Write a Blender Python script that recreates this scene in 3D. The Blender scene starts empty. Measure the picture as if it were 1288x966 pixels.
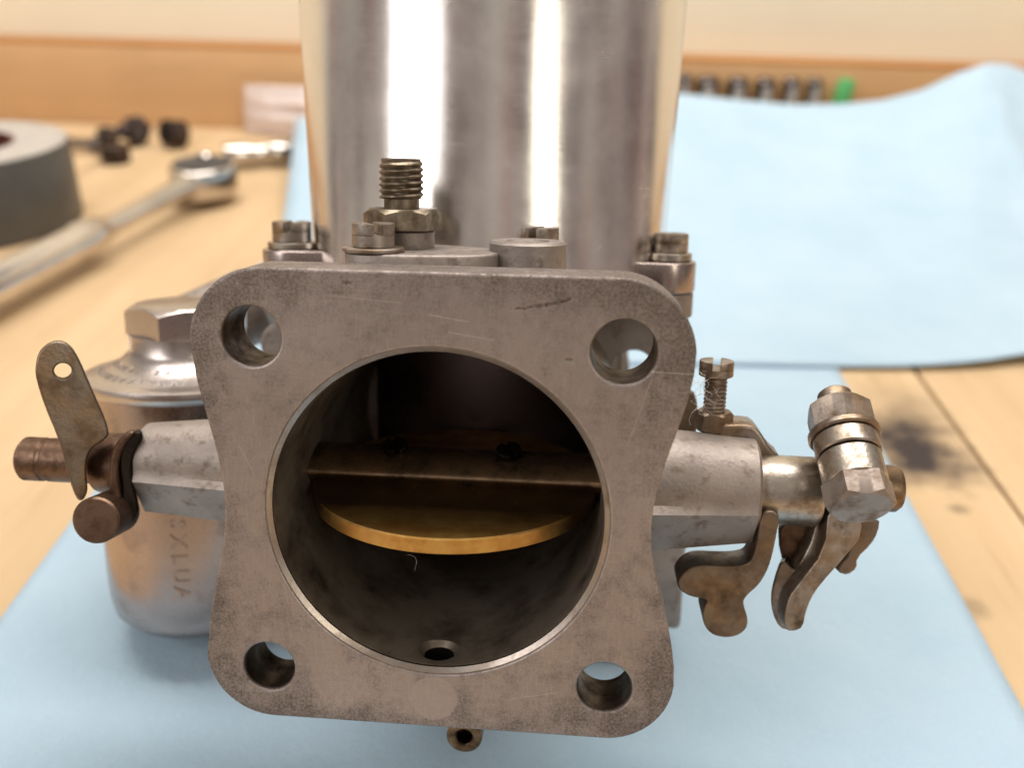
import bpy, bmesh, math, random
from mathutils import Vector, Matrix, Euler
random.seed(7)
PI = math.pi
MM = 0.001
sc = bpy.context.scene
C = sc.collection

# ------------------------------------------------------------------ camera
F = 1150.0                                   # focal length in photo pixels (photo 1288 x 966)
PITCH, ROLL, YAW = math.radians(28.0), math.radians(-1.2), math.radians(2.8)
Rcw = Matrix.Rotation(YAW, 3, 'Z') @ Matrix.Rotation(-PITCH, 3, 'X') @ Matrix.Rotation(ROLL, 3, 'Y')
# carburettor pose in the camera's frame (x right, y forward, z up), millimetres
Rc = Matrix.Rotation(-0.0803, 3, 'Z') @ Matrix.Rotation(0.0386, 3, 'Y') @ Matrix.Rotation(0.2336, 3, 'X')
Tc = Vector((-11.665, 138.54, -20.374))
Rw = Rcw @ Rc                                # carburettor axes in the world
def ray(x, y):
    return Vector(((x - 644) / F, 1, -(y - 483) / F))
O_c = -(Rc.transposed() @ Tc)                # camera in carburettor coordinates (mm)
def P(x, y, Y):
    "photo pixel at carburettor depth Y (mm) -> carburettor coordinates"
    d = Rc.transposed() @ ray(x, y)
    return O_c + d * ((Y - O_c.y) / d.y)
def Pn(x, y, p0, n):
    d = Rc.transposed() @ ray(x, y)
    return O_c + d * ((p0 - O_c).dot(n) / d.dot(n))
BY = 62.0                                    # float bowl axis, radius, bottom
BX = P(243, 520, BY).x
BR = (BX - P(133, 540, BY).x) * .985
BZ = P(250, 800, BY - BR + 6).z
CLOTH = 0.9                                  # top of the towel above the bench
low = min((Rw @ Vector((BX + (BR-3) * math.cos(a), BY + (BR-3) * math.sin(a), BZ))).z for a in [i * PI / 36 for i in range(72)])
CARB = Vector((0, 0, -low + CLOTH))
CAM = CARB - Rcw @ Tc
cam = bpy.data.objects.new('camera', bpy.data.cameras.new('camera'))
C.objects.link(cam)
cm = Matrix((Rcw @ Vector((1, 0, 0)), Rcw @ Vector((0, 0, 1)), Rcw @ Vector((0, -1, 0)))).transposed().to_4x4()
cm.translation = CAM * MM
cam.matrix_world = cm
cam.data.sensor_width = 36
cam.data.lens = 36 * F / 1288
cam.data.clip_start = 0.005
cam.data.clip_end = 30
cam.data.dof.use_dof = True
cam.data.dof.focus_distance = 0.146
cam.data.dof.aperture_fstop = 12.5
sc.camera = cam
def T(x, y, z=0.0):
    "photo pixel on the horizontal plane at height z (mm) -> world mm"
    d = Rcw @ ray(x, y)
    return CAM + d * ((z - CAM.z) / d.z)
def V(x, y, Y):
    "photo pixel on the vertical plane world-Y = Y (mm)"
    d = Rcw @ ray(x, y)
    return CAM + d * ((Y - CAM.y) / d.y)
sc.render.resolution_x, sc.render.resolution_y = 1024, 769

# ------------------------------------------------------------------ light
wd = bpy.data.worlds.new('World'); sc.world = wd; wd.use_nodes = True
wn, wl = wd.node_tree.nodes, wd.node_tree.links
bg = wn['Background']
wtc = wn.new('ShaderNodeTexCoord'); wno = wn.new('ShaderNodeTexNoise'); wr = wn.new('ShaderNodeValToRGB')
wno.inputs['Scale'].default_value = 4.6; wno.inputs['Detail'].default_value = 2.5
wmp = wn.new('ShaderNodeMapping'); wmp.inputs['Scale'].default_value = (1, 1, .4)
wl.new(wtc.outputs['Generated'], wmp.inputs[0]); wl.new(wmp.outputs[0], wno.inputs['Vector']); wl.new(wno.outputs['Fac'], wr.inputs[0])
els = wr.color_ramp.elements
els[0].position = .36; els[0].color = (.23, .18, .165, 1)
els[1].position = .66; els[1].color = (.95, .89, .80, 1)
for p_, c_ in ((.43, (.42, .335, .31)), (.50, (.60, .53, .49)), (.57, (.80, .74, .62))):
    e_ = els.new(p_); e_.color = (*c_, 1)
wn2 = wn.new('ShaderNodeTexNoise'); wn2.inputs['Scale'].default_value = 7.0; wn2.inputs['Detail'].default_value = 1.0
wl.new(wmp.outputs[0], wn2.inputs['Vector'])
wr2 = wn.new('ShaderNodeValToRGB'); wr2.color_ramp.elements[0].position = .66; wr2.color_ramp.elements[1].position = .69
wl.new(wn2.outputs['Fac'], wr2.inputs[0])
wmx = wn.new('ShaderNodeMix'); wmx.data_type = 'RGBA'; wmx.inputs[7].default_value = (.55, .10, .10, 1)
wl.new(wr2.outputs[0], wmx.inputs[0]); wl.new(wr.outputs[0], wmx.inputs[6]); wl.new(wmx.outputs[2], bg.inputs[0])
bg.inputs[1].default_value = 0.55

def area(name, loc, target, sx, sy, power, col):
    l = bpy.data.lights.new(name, 'AREA'); l.shape = 'RECTANGLE'; l.size = sx; l.size_y = sy
    l.energy = power; l.color = col
    o = bpy.data.objects.new(name, l); C.objects.link(o)
    o.location = loc
    o.rotation_euler = (Vector(target) - Vector(loc)).to_track_quat('-Z', 'Y').to_euler()
    return o
area('ceiling_lamp_over_bench', (0.05, 0.36, 1.15), (0.05, 0.42, 0), 1.3, 0.35, 18, (1.0, .94, .87))
area('ceiling_lamp_by_window', (-1.15, -0.9, 1.05), (0, 0.05, 0.08), 0.8, 1.0, 11, (1.0, .97, .95))
area('ceiling_lamp_by_door', (0.95, -1.0, 0.95), (0, 0.05, 0.08), 0.22, 0.9, 5, (1.0, .94, .78))
sc.view_settings.view_transform = 'Standard'
sc.view_settings.look = 'None'
sc.view_settings.exposure = 0.0
sc.view_settings.gamma = 1
sc.render.engine = 'CYCLES'

# ------------------------------------------------------------------ materials
def new_mat(name):
    m = bpy.data.materials.new(name); m.use_nodes = True
    nt = m.node_tree
    return m, nt, nt.nodes['Principled BSDF'], nt.nodes.new('ShaderNodeTexCoord')
def ramp(nt, src, p0, p1, c0=(0, 0, 0, 1), c1=(1, 1, 1, 1)):
    r = nt.nodes.new('ShaderNodeValToRGB')
    r.color_ramp.elements[0].position = p0; r.color_ramp.elements[1].position = p1
    r.color_ramp.elements[0].color = c0; r.color_ramp.elements[1].color = c1
    nt.links.new(src, r.inputs[0]); return r.outputs[0]
def noise(nt, tc, scale, detail=4, rough=.55, stretch=None, out='Object'):
    n = nt.nodes.new('ShaderNodeTexNoise'); n.inputs['Scale'].default_value = scale
    n.inputs['Detail'].default_value = detail; n.inputs['Roughness'].default_value = rough
    if stretch:
        mp = nt.nodes.new('ShaderNodeMapping'); mp.inputs['Scale'].default_value = stretch[0]
        mp.inputs['Rotation'].default_value = stretch[1]
        nt.links.new(tc.outputs[out], mp.inputs[0]); nt.links.new(mp.outputs[0], n.inputs['Vector'])
    else:
        nt.links.new(tc.outputs[out], n.inputs['Vector'])
    return n.outputs['Fac']
def mix(nt, fac, a, b):
    n = nt.nodes.new('ShaderNodeMix'); n.data_type = 'RGBA'
    for k, v in ((0, fac), (6, a), (7, b)):
        if hasattr(v, 'is_output') or isinstance(v, bpy.types.NodeSocket): nt.links.new(v, n.inputs[k])
        else: n.inputs[k].default_value = v if k == 0 else (*v, 1) if len(v) == 3 else v
    return n.outputs[2]
def math_(nt, op, a, b=None, clamp=False):
    n = nt.nodes.new('ShaderNodeMath'); n.operation = op; n.use_clamp = clamp
    for k, v in ((0, a), (1, b)):
        if v is None: continue
        if isinstance(v, bpy.types.NodeSocket): nt.links.new(v, n.inputs[k])
        else: n.inputs[k].default_value = v
    return n.outputs[0]
def bump(nt, b, h, strength, dist):
    n = nt.nodes.new('ShaderNodeBump'); n.inputs['Strength'].default_value = strength
    n.inputs['Distance'].default_value = dist
    nt.links.new(h, n.inputs['Height']); nt.links.new(n.outputs[0], b.inputs['Normal'])

def metal(name, base, rough, dirt=(.05, .035, .025), amount=.45, scale=160, grain=1500, bmp=.25, rdirt=.65, metallic=1.0, tint=None):
    "aged metal: base tone, blotches of dull dirt, fine grain relief"
    m, nt, b, tc = new_mat(name)
    big = noise(nt, tc, scale, 6, .62)
    mask = ramp(nt, big, .62 - amount * .35, .80 - amount * .2)
    tone = noise(nt, tc, scale * .35, 3)
    c1 = mix(nt, ramp(nt, tone, .3, .7), tuple(c * .78 for c in base), tuple(min(1, c * 1.12) for c in base))
    if tint:
        c1 = mix(nt, ramp(nt, noise(nt, tc, scale * .6, 4), .48, .62), c1, tint)
    nt.links.new(mix(nt, mask, c1, dirt), b.inputs['Base Color'])
    b.inputs['Metallic'].default_value = metallic
    fine = noise(nt, tc, grain, 3)
    rr = nt.nodes.new('ShaderNodeMapRange'); rr.inputs[3].default_value = rough; rr.inputs[4].default_value = rdirt
    nt.links.new(mask, rr.inputs[0])
    ra = math_(nt, 'ADD', rr.outputs[0], math_(nt, 'MULTIPLY', math_(nt, 'SUBTRACT', fine, .5), .18))
    nt.links.new(ra, b.inputs['Roughness'])
    h = math_(nt, 'ADD', math_(nt, 'MULTIPLY', fine, .6), math_(nt, 'MULTIPLY', big, .6))
    bump(nt, b, h, bmp, .0002)
    return m

def flange_mat():
    m, nt, b, tc = new_mat('machined_flange_alloy')
    sep = nt.nodes.new('ShaderNodeSeparateXYZ'); nt.links.new(tc.outputs['Object'], sep.inputs[0])
    X, Z = sep.outputs[0], sep.outputs[2]
    mul = lambda a, c_: math_(nt, 'MULTIPLY', a, c_)
    add = lambda a, c_: math_(nt, 'ADD', a, c_)
    sub = lambda a, c_: math_(nt, 'SUBTRACT', a, c_)
    edge = math_(nt, 'MAXIMUM', math_(nt, 'ABSOLUTE', X), math_(nt, 'ABSOLUTE', Z))
    rad = math_(nt, 'SQRT', add(mul(X, X), mul(Z, Z)))
    em = nt.nodes.new('ShaderNodeMapRange'); em.inputs[1].default_value = .0300; em.inputs[2].default_value = .044
    nt.links.new(add(mul(edge, .45), mul(rad, .55)), em.inputs[0])
    n1 = noise(nt, tc, 150, 10, .70)
    n2 = noise(nt, tc, 1300, 5, .8)
    n3 = noise(nt, tc, 2400, 4, .8)
    n4 = noise(nt, tc, 520, 6, .7)
    hair = noise(nt, tc, 3000, 3, .6, ((1, 1, .10), (0, math.radians(-58), 0)))
    hair2 = noise(nt, tc, 3000, 3, .6, ((.08, 1, 1), (0, math.radians(14), 0)))
    tone = noise(nt, tc, 48, 4)
    c = mix(nt, ramp(nt, tone, .3, .7), (.345, .295, .279), (.425, .37, .35))
    c = mix(nt, mul(ramp(nt, n3, .42, .75), .34), c, (.205, .168, .15))
    c = mix(nt, mul(ramp(nt, hair, .50, .78), .45), c, (.52, .46, .425))
    c = mix(nt, mul(ramp(nt, hair2, .56, .78), .35), c, (.54, .48, .44))
    # pale round pin mark near the lower edge
    px = P(545, 879, 0)
    dx = sub(X, px.x * MM); dz_ = sub(Z, px.z * MM)
    dd = math_(nt, 'SQRT', add(mul(dx, dx), mul(dz_, dz_)))
    spot = ramp(nt, mul(dd, 100.0), .37, .40, (1, 1, 1, 1), (0, 0, 0, 1))
    c = mix(nt, mul(spot, .32), c, (.47, .41, .38))
    # grime gathered towards the rim, broken up by the grain
    gr = add(add(mul(n1, .75), mul(n4, .35)), mul(em.outputs[0], .26))
    gm = ramp(nt, gr, .535, .76)
    gm = mul(gm, sub(1.0, mul(spot, .8)))
    gm = mul(gm, ramp(nt, n3, .22, .60))
    c = mix(nt, mul(gm, .80), c, (.10, .078, .062))
    pits = mul(ramp(nt, n2, .655, .70), ramp(nt, gr, .50, .66))
    c = mix(nt, pits, c, (.035, .026, .02))
    # single marks: gouges (dark) and scratches (bright), measured on the casting
    def seg(x0, y0, x1, y1, w, wob=0.0):
        a_, b_ = P(x0, y0, 0), P(x1, y1, 0)
        ux, uz = b_.x - a_.x, b_.z - a_.z; L_ = math.hypot(ux, uz); ux /= L_; uz /= L_
        qx, qz = sub(X, a_.x * MM), sub(Z, a_.z * MM)
        t_ = add(mul(qx, ux), mul(qz, uz)); d_ = add(mul(qx, -uz), mul(qz, ux))
        if wob: d_ = add(d_, mul(sub(n4, .5), wob * MM))
        over = math_(nt, 'MAXIMUM', mul(t_, -1.0), sub(t_, L_ * MM))
        k_ = math_(nt, 'MAXIMUM', math_(nt, 'ABSOLUTE', d_), over)
        return ramp(nt, mul(k_, 1000.0 / w), .25, .75, (1, 1, 1, 1), (0, 0, 0, 1))
    dark = None
    for a_ in ((644, 389, 690, 384, .42, 1.6), (688, 385, 716, 376, .5, 1.6), (713, 452, 719, 453, .45, .6), (432, 356, 440, 357, .5, 2.0)):
        g_ = seg(*a_); dark = g_ if dark is None else math_(nt, 'MAXIMUM', dark, g_)
    dark = mul(dark, ramp(nt, n2, .34, .52))
    lite = None
    for a_ in ((540, 396, 590, 405, .11, .3), (565, 418, 622, 428, .11, .3), (806, 467, 874, 471, .12, .25), (300, 560, 322, 600, .08, .3), (700, 660, 760, 600, .07, .3), (420, 372, 505, 381, .07, .3), (640, 880, 700, 872, .07, .3), (790, 560, 822, 470, .07, .3)):
        g_ = seg(*a_); lite = g_ if lite is None else math_(nt, 'MAXIMUM', lite, g_)
    lite = mul(lite, ramp(nt, n3, .30, .60))
    c = mix(nt, mul(dark, .75), c, (.05, .022, .018))
    c = mix(nt, mul(lite, .8), c, (.72, .66, .60))
    nt.links.new(c, b.inputs['Base Color'])
    b.inputs['Metallic'].default_value = .8
    rr = nt.nodes.new('ShaderNodeMapRange'); rr.inputs[3].default_value = .44; rr.inputs[4].default_value = .70
    nt.links.new(gm, rr.inputs[0])
    nt.links.new(add(rr.outputs[0], mul(sub(n3, .5), .25)), b.inputs['Roughness'])
    h = add(mul(hair, .5), mul(hair2, .4))
    h = add(h, mul(n3, .5))
    h = sub(h, mul(pits, .8)); h = sub(h, mul(dark, 1.2)); h = sub(h, mul(gm, .25))
    bump(nt, b, h, .6, .00010)
    return m

def chamber_mat():
    "turned and polished alloy: fine rings round the axis stretch reflections upwards"
    m, nt, b, tc = new_mat('polished_turned_alloy')
    b.inputs['Metallic'].default_value = 1
    ring = noise(nt, tc, 1, 4, .7, ((18, 18, 5200), (0, 0, 0)))
    blot = noise(nt, tc, 120, 5, .6)
    spk = ramp(nt, noise(nt, tc, 900, 3, .6), .74, .78)
    c = mix(nt, ramp(nt, blot, .35, .7), (.78, .735, .70), (.87, .83, .80))
    c = mix(nt, math_(nt, 'MULTIPLY', spk, .5), c, (.88, .8, .7))
    nt.links.new(c, b.inputs['Base Color'])
    b.inputs['Anisotropic'].default_value = .75
    b.inputs['Anisotropic Rotation'].default_value = 0.25
    tg = nt.nodes.new('ShaderNodeTangent'); tg.direction_type = 'RADIAL'; tg.axis = 'Z'
    nt.links.new(tg.outputs[0], b.inputs['Tangent'])
    nt.links.new(math_(nt, 'ADD', math_(nt, 'MULTIPLY', blot, .20), math_(nt, 'ADD', math_(nt, 'MULTIPLY', ring, .12), .06)), b.inputs['Roughness'])
    bump(nt, b, ring, .38, .00003)
    return m

M = {}
M['flange'] = flange_mat()
M['chamber'] = chamber_mat()
M['cast'] = metal('dull_cast_alloy', (.35, .305, .278), .56, (.17, .13, .10), .25, 380, 1700, .55, .7, metallic=.75)
M['bore'] = metal('oily_bore_alloy', (.25, .21, .165), .45, (.05, .036, .025), .5, 110, 900, .25, .6, metallic=.7)
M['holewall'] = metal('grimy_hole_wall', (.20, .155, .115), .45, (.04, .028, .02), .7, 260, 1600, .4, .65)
M['polish'] = metal('polished_bowl_alloy', (.44, .37, .345), .25, (.28, .215, .19), .2, 90, 1500, .08, .45)
M['lid'] = metal('polished_lid_alloy', (.56, .51, .485), .30, (.4, .34, .3), .15, 90, 1500, .06, .35)
M['steel'] = metal('worn_steel', (.40, .352, .312), .45, (.13, .09, .06), .45, 260, 2000, .35, .6, tint=(.30, .22, .15))
M['headsteel'] = metal('brown_bolt_steel', (.34, .285, .25), .50, (.15, .10, .07), .45, 260, 2000, .35, .68, metallic=.7)
M['bright'] = metal('worn_bright_steel', (.50, .455, .40), .33, (.19, .12, .07), .5, 300, 2200, .3, .55)
M['rust'] = metal('rust_brown_steel', (.185, .118, .082), .42, (.06, .03, .02), .5, 260, 2000, .35, .65)
M['lever'] = metal('brown_plated_lever', (.255, .205, .16), .40, (.12, .08, .05), .5, 230, 1800, .4, .6, tint=(.27, .185, .115))
M['rim'] = metal('worn_bore_rim', (.42, .365, .325), .34, (.22, .16, .11), .4, 120, 1500, .15, .5)
M['dark'] = metal('blackened_steel', (.035, .028, .024), .45, (.015, .012, .01), .4, 300, 1800, .25, .6)
M['brass'] = metal('oily_brass', (.62, .40, .13), .36, (.26, .13, .035), .45, 130, 1600, .15, .5, tint=(.36, .19, .05))
M['shaft'] = metal('brown_oily_spindle', (.36, .25, .155), .32, (.03, .018, .01), .6, 150, 1700, .15, .5)
M['bronze'] = metal('tarnished_brass_thread', (.27, .225, .17), .42, (.09, .065, .045), .6, 300, 2000, .3, .6)
M['piston'] = metal('dark_smooth_piston', (.20, .16, .165), .48, (.05, .04, .04), .3, 60, 900, .05, .4)
M['chrome'] = metal('satin_chrome', (.64, .595, .565), .17, (.5, .45, .42), .15, 60, 900, .03, .3)
M['chromedark'] = metal('dark_chrome', (.30, .27, .26), .22, (.12, .1, .09), .4, 120, 900, .05, .4)
M['blacknut'] = metal('blackened_nut', (.075, .055, .05), .38, (.02, .015, .012), .5, 150, 800, .2, .6, metallic=.8)

def disc_mat():
    "brass with a dark brown band along the spindle"
    m, nt, b, tc = new_mat('dark_banded_brass_disc')
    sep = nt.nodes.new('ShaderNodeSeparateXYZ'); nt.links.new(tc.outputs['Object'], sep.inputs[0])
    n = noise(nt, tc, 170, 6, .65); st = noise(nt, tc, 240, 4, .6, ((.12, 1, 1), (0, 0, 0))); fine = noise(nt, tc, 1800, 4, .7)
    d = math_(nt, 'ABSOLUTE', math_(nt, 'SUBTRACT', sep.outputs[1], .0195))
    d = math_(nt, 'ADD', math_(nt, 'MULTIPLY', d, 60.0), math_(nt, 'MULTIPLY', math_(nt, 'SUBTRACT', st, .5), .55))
    band = ramp(nt, d, .60, 1.0, (1, 1, 1, 1), (0, 0, 0, 1))  # dark brown band beside the spindle, edges broken by streaks
    c = mix(nt, ramp(nt, n, .35, .68), (.70, .47, .15), (.46, .22, .05))
    c = mix(nt, math_(nt, 'MULTIPLY', ramp(nt, st, .40, .66), .5), c, (.34, .14, .04))
    c = mix(nt, math_(nt, 'MULTIPLY', band, .88), c, (.035, .018, .009))
    spk = ramp(nt, noise(nt, tc, 1100, 3, .6), .70, .74)
    c = mix(nt, math_(nt, 'MULTIPLY', spk, .4), c, (.75, .65, .5))
    nt.links.new(c, b.inputs['Base Color'])
    b.inputs['Metallic'].default_value = .9
    nt.links.new(math_(nt, 'ADD', .30, math_(nt, 'MULTIPLY', fine, .22)), b.inputs['Roughness'])
    bump(nt, b, math_(nt, 'ADD', fine, n), .2, .0001)
    return m
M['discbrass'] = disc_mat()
def simple(name, col, rough=.6, spec=.5, bscale=None, bstr=.2, bdist=.0003, trans=0, var=.0, vscale=40):
    m, nt, b, tc = new_mat(name)
    if var:
        n = noise(nt, tc, vscale, 4)
        nt.links.new(mix(nt, ramp(nt, n, .3, .7), tuple(c * (1 - var) for c in col), tuple(min(1, c * (1 + var)) for c in col)), b.inputs['Base Color'])
    else:
        b.inputs['Base Color'].default_value = (*col, 1)
    b.inputs['Roughness'].default_value = rough
    b.inputs['Specular IOR Level'].default_value = spec
    if trans: b.inputs['Transmission Weight'].default_value = trans
    if bscale: bump(nt, b, noise(nt, tc, bscale, 4), bstr, bdist)
    return m
M['sockblack'] = metal('dark_glossy_steel', (.16, .145, .15), .22, (.05, .045, .05), .2, 60, 900, .05, .3)
M['plate'] = simple('dark_ratchet_plate', (.06, .055, .055), .55, .3, 300, .1, var=.2)
M['glintplate'] = simple('grey_painted_glint', (.42, .42, .43), .5, .4)  # grey for the highlight painted on the glossy sockets
M['black'] = simple('hole_shade_black', (.004, .0035, .003), .9, .1)  # black for the shade painted inside the bleed hole
M['green'] = simple('green_plastic', (.09, .42, .14), .4, .5, var=.1)
M['tape'] = simple('grey_duct_tape', (.075, .07, .064), .42, .45, 900, .1, .0002, var=.12, vscale=60)
M['tapeside'] = simple('pale_tape_edge', (.42, .39, .355), .75, .3, 500, .3, .0004, var=.10, vscale=90)
M['core'] = simple('red_card_core', (.10, .022, .018), .7, .3, 300, .2, var=.3)
M['wall'] = simple('cream_painted_wall', (.89, .82, .655), .7, .3, 60, .08, .0006, var=.03, vscale=9)
M['bag'] = simple('clear_pinkish_plastic', (.93, .83, .80), .22, .5, 90, .5, .002, trans=.55)

def wood_mat(name, c0, c1, scale, stains=False, along=(1, .05, 1)):
    m, nt, b, tc = new_mat(name)
    g = noise(nt, tc, scale, 6, .6, (along, (0, 0, 0)))
    big = noise(nt, tc, 9, 3)
    c = mix(nt, ramp(nt, g, .3, .72), c0, c1)
    c = mix(nt, math_(nt, 'MULTIPLY', ramp(nt, big, .40, .70), .35), c, tuple(x * .80 for x in c0))
    fine = noise(nt, tc, scale * 6, 3, .6, (along, (0, 0, 0)))
    c = mix(nt, math_(nt, 'MULTIPLY', ramp(nt, fine, .58, .70), .22), c, (.30, .17, .08))
    if stains:
        nz = noise(nt, tc, 55, 5, .65)
        sep = nt.nodes.new('ShaderNodeSeparateXYZ'); nt.links.new(tc.outputs['Object'], sep.inputs[0])
        for (sx, sy, rx, ry, k) in STAINS:
            dx = math_(nt, 'DIVIDE', math_(nt, 'SUBTRACT', sep.outputs[0], sx * MM), rx * MM)
            dy = math_(nt, 'DIVIDE', math_(nt, 'SUBTRACT', sep.outputs[1], sy * MM), ry * MM)
            d = math_(nt, 'SQRT', math_(nt, 'ADD', math_(nt, 'MULTIPLY', dx, dx), math_(nt, 'MULTIPLY', dy, dy)))
            d = math_(nt, 'ADD', d, math_(nt, 'MULTIPLY', math_(nt, 'SUBTRACT', nz, .5), 1.5))
            s = ramp(nt, d, .25, 1.15, (1, 1, 1, 1), (0, 0, 0, 1))
            c = mix(nt, math_(nt, 'MULTIPLY', s, k), c, (.035, .025, .025))
        sm = ramp(nt, noise(nt, tc, 42, 5, .7), .67, .76)
        c = mix(nt, math_(nt, 'MULTIPLY', sm, .5), c, (.22, .12, .07))
    nt.links.new(c, b.inputs['Base Color'])
    b.inputs['Roughness'].default_value = .55
    b.inputs['Specular IOR Level'].default_value = .3
    bump(nt, b, g, .15, .0004)
    return m
s1 = T(1150, 568); s2 = T(1205, 640); s3 = T(1228, 765); s4 = T(1140, 520)
STAINS = [(s1.x, s1.y, 22, 30, 1.0), (s4.x, s4.y, 20, 28, .45), (s2.x, s2.y, 5, 4, .5), (s3.x, s3.y, 4, 5, .35)]
M['bench'] = wood_mat('pale_bench_wood', (.56, .395, .225), (.67, .50, .31), 55, True)
M['board'] = wood_mat('orange_board_wood', (.56, .335, .16), (.66, .42, .22), 45, False, (.06, 1, 1))
M['boardtop'] = wood_mat('orange_board_edge', (.42, .19, .06), (.52, .26, .09), 60, False, (.06, 1, 1))

def cloth_mat():
    m, nt, b, tc = new_mat('blue_shop_towel')
    n = noise(nt, tc, 26, 4); f = noise(nt, tc, 1600, 4, .7)
    w = noise(nt, tc, 420, 3, .6)
    c = mix(nt, ramp(nt, n, .3, .7), (.38, .53, .655), (.43, .575, .70))
    c = mix(nt, math_(nt, 'MULTIPLY', ramp(nt, f, .5, .75), .35), c, (.54, .67, .77))
    oil = ramp(nt, noise(nt, tc, 34, 6, .7), .66, .74)
    c = mix(nt, math_(nt, 'MULTIPLY', oil, .16), c, (.25, .30, .31))
    nt.links.new(c, b.inputs['Base Color'])
    b.inputs['Roughness'].default_value = .9
    b.inputs['Specular IOR Level'].default_value = .15
    b.inputs['Sheen Weight'].default_value = .15
    cr = noise(nt, tc, 70, 5, .6)
    h = math_(nt, 'ADD', math_(nt, 'MULTIPLY', f, .5), math_(nt, 'MULTIPLY', w, .7))
    h = math_(nt, 'ADD', h, math_(nt, 'MULTIPLY', cr, 2.2))
    bump(nt, b, h, .6, .0006)
    return m
M['cloth'] = cloth_mat()

# ------------------------------------------------------------------ mesh helpers (millimetres in, metres out)
def finish(bm, angle=38):
    me = bpy.data.meshes.new('m')
    bmesh.ops.recalc_face_normals(bm, faces=bm.faces[:])
    for v in bm.verts: v.co *= MM
    bm.to_mesh(me); bm.free()
    me.shade_smooth(); me.set_sharp_from_angle(angle=math.radians(angle))
    fl = me.attributes.get('flat_face')
    if fl:
        cnt = {}
        for p in me.polygons:
            if fl.data[p.index].value:
                for k in p.edge_keys: cnt[k] = cnt.get(k, 0) + 1
        se = me.attributes.get('sharp_edge') or me.attributes.new('sharp_edge', 'BOOLEAN', 'EDGE')
        for e in me.edges:
            k = e.key
            if cnt.get(k, 0) == 1: se.data[e.index].value = True
    return me
def obj(name, bm, mat, parent=None, angle=38):
    me = finish(bm, angle) if isinstance(bm, bmesh.types.BMesh) else bm
    o = bpy.data.objects.new(name, me)
    me.materials.clear(); me.materials.append(M[mat])
    C.objects.link(o)
    if parent: o.parent = parent
    return o
def frame(axis, up=None):
    z = Vector(axis).normalized()
    u = Vector(up) if up else (Vector((0, 0, 1)) if abs(z.z) < .9 else Vector((1, 0, 0)))
    x = u.cross(z).normalized(); y = z.cross(x)
    return Matrix((x, y, z)).transposed()
def place(bm, verts, origin, axis, up=None):
    m = frame(axis, up).to_4x4(); m.translation = Vector(origin)
    bmesh.ops.transform(bm, matrix=m, verts=verts)
def lathe(bm, prof, origin=(0, 0, 0), axis=(0, 0, 1), n=48, closed=False, up=None):
    "revolve (r, h) points; a point with r = 0 closes the end"
    new = []; rings = []
    for r, h in prof:
        if r <= 1e-6:
            ring = [bm.verts.new((0, 0, h))]
        else:
            ring = [bm.verts.new((r * math.cos(2*PI*i/n), r * math.sin(2*PI*i/n), h)) for i in range(n)]
        rings.append(ring); new += ring
    pairs = list(zip(rings, rings[1:])) + ([(rings[-1], rings[0])] if closed else [])
    for a, b in pairs:
        for i in range(n):
            j = (i + 1) % n
            if len(a) == 1 and len(b) == 1: continue
            if len(a) == 1: bm.faces.new((a[0], b[i], b[j]))
            elif len(b) == 1: bm.faces.new((a[i], a[j], b[0]))
            else: bm.faces.new((a[i], a[j], b[j], b[i]))
    place(bm, new, origin, axis, up)
    return bm
def rod(r, h0, h1, ch=.3):
    return [(0, h0), (r - ch, h0), (r, h0 + ch), (r, h1 - ch), (r - ch, h1), (0, h1)]
def hexnut(bm, af, h, origin, axis, rot=0, bore=0, chamfer=True, both=False, seg=8):
    "hexagon with a turned chamfer that leaves scalloped flats"
    new = []; n = 6 * seg
    r_in = af / 2 * .97
    def rad(i):
        a = (i % seg) / seg * PI / 3 - PI / 6
        return af / 2 / math.cos(a)
    ang = [rot + 2 * PI * i / n for i in range(n)]
    def ringv(fr, fh): 
        vs = [bm.verts.new((fr(i) * math.cos(ang[i]), fr(i) * math.sin(ang[i]), fh(i))) for i in range(n)]
        new.extend(vs); return vs
    drop = lambda i: max(0, rad(i) - r_in) * .62 + .15
    rb0 = ringv((lambda i: min(rad(i), r_in)) if both else rad, lambda i: 0)
    rb = ringv(rad, (lambda i: drop(i)) if both else (lambda i: .01))
    rt = ringv(rad, lambda i: h - (drop(i) if chamfer else .15))
    rt0 = ringv(lambda i: min(rad(i) - .1, r_in), lambda i: h)
    rs = [rb0, rb, rt, rt0]
    if bore: rs.append(ringv(lambda i: bore, lambda i: h)); rs.append(ringv(lambda i: bore, lambda i: h - .8))
    for a, b in zip(rs, rs[1:]):
        for i in range(n):
            j = (i + 1) % n
            bm.faces.new((a[i], a[j], b[j], b[i]))
    bm.faces.new(rb0[::-1]); bm.faces.new(rs[-1])
    place(bm, new, origin, axis)
    return bm
def thread(bm, r, depth, pitch, h0, h1, origin, axis, n=36, per=4):
    new = []; rows = int((h1 - h0) / pitch * per); grid = []
    for k in range(rows + 1):
        h = h0 + (h1 - h0) * k / rows; row = []
        for i in range(n):
            ph = (h / pitch - i / n) % 1.0
            t = abs(ph * 2 - 1)
            e = min(1, (h1 - h) / pitch) 
            rr = (r - depth) + depth * min(1, t * 1.25) * (.25 + .75 * e)
            row.append(bm.verts.new((rr * math.cos(2*PI*i/n), rr * math.sin(2*PI*i/n), h)))
        grid.append(row); new += row
    for a, b in zip(grid, grid[1:]):
        for i in range(n):
            j = (i + 1) % n; bm.faces.new((a[i], a[j], b[j], b[i]))
    bm.faces.new(grid[-1]); bm.faces.new(grid[0][::-1])
    place(bm, new, origin, axis); return bm
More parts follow.
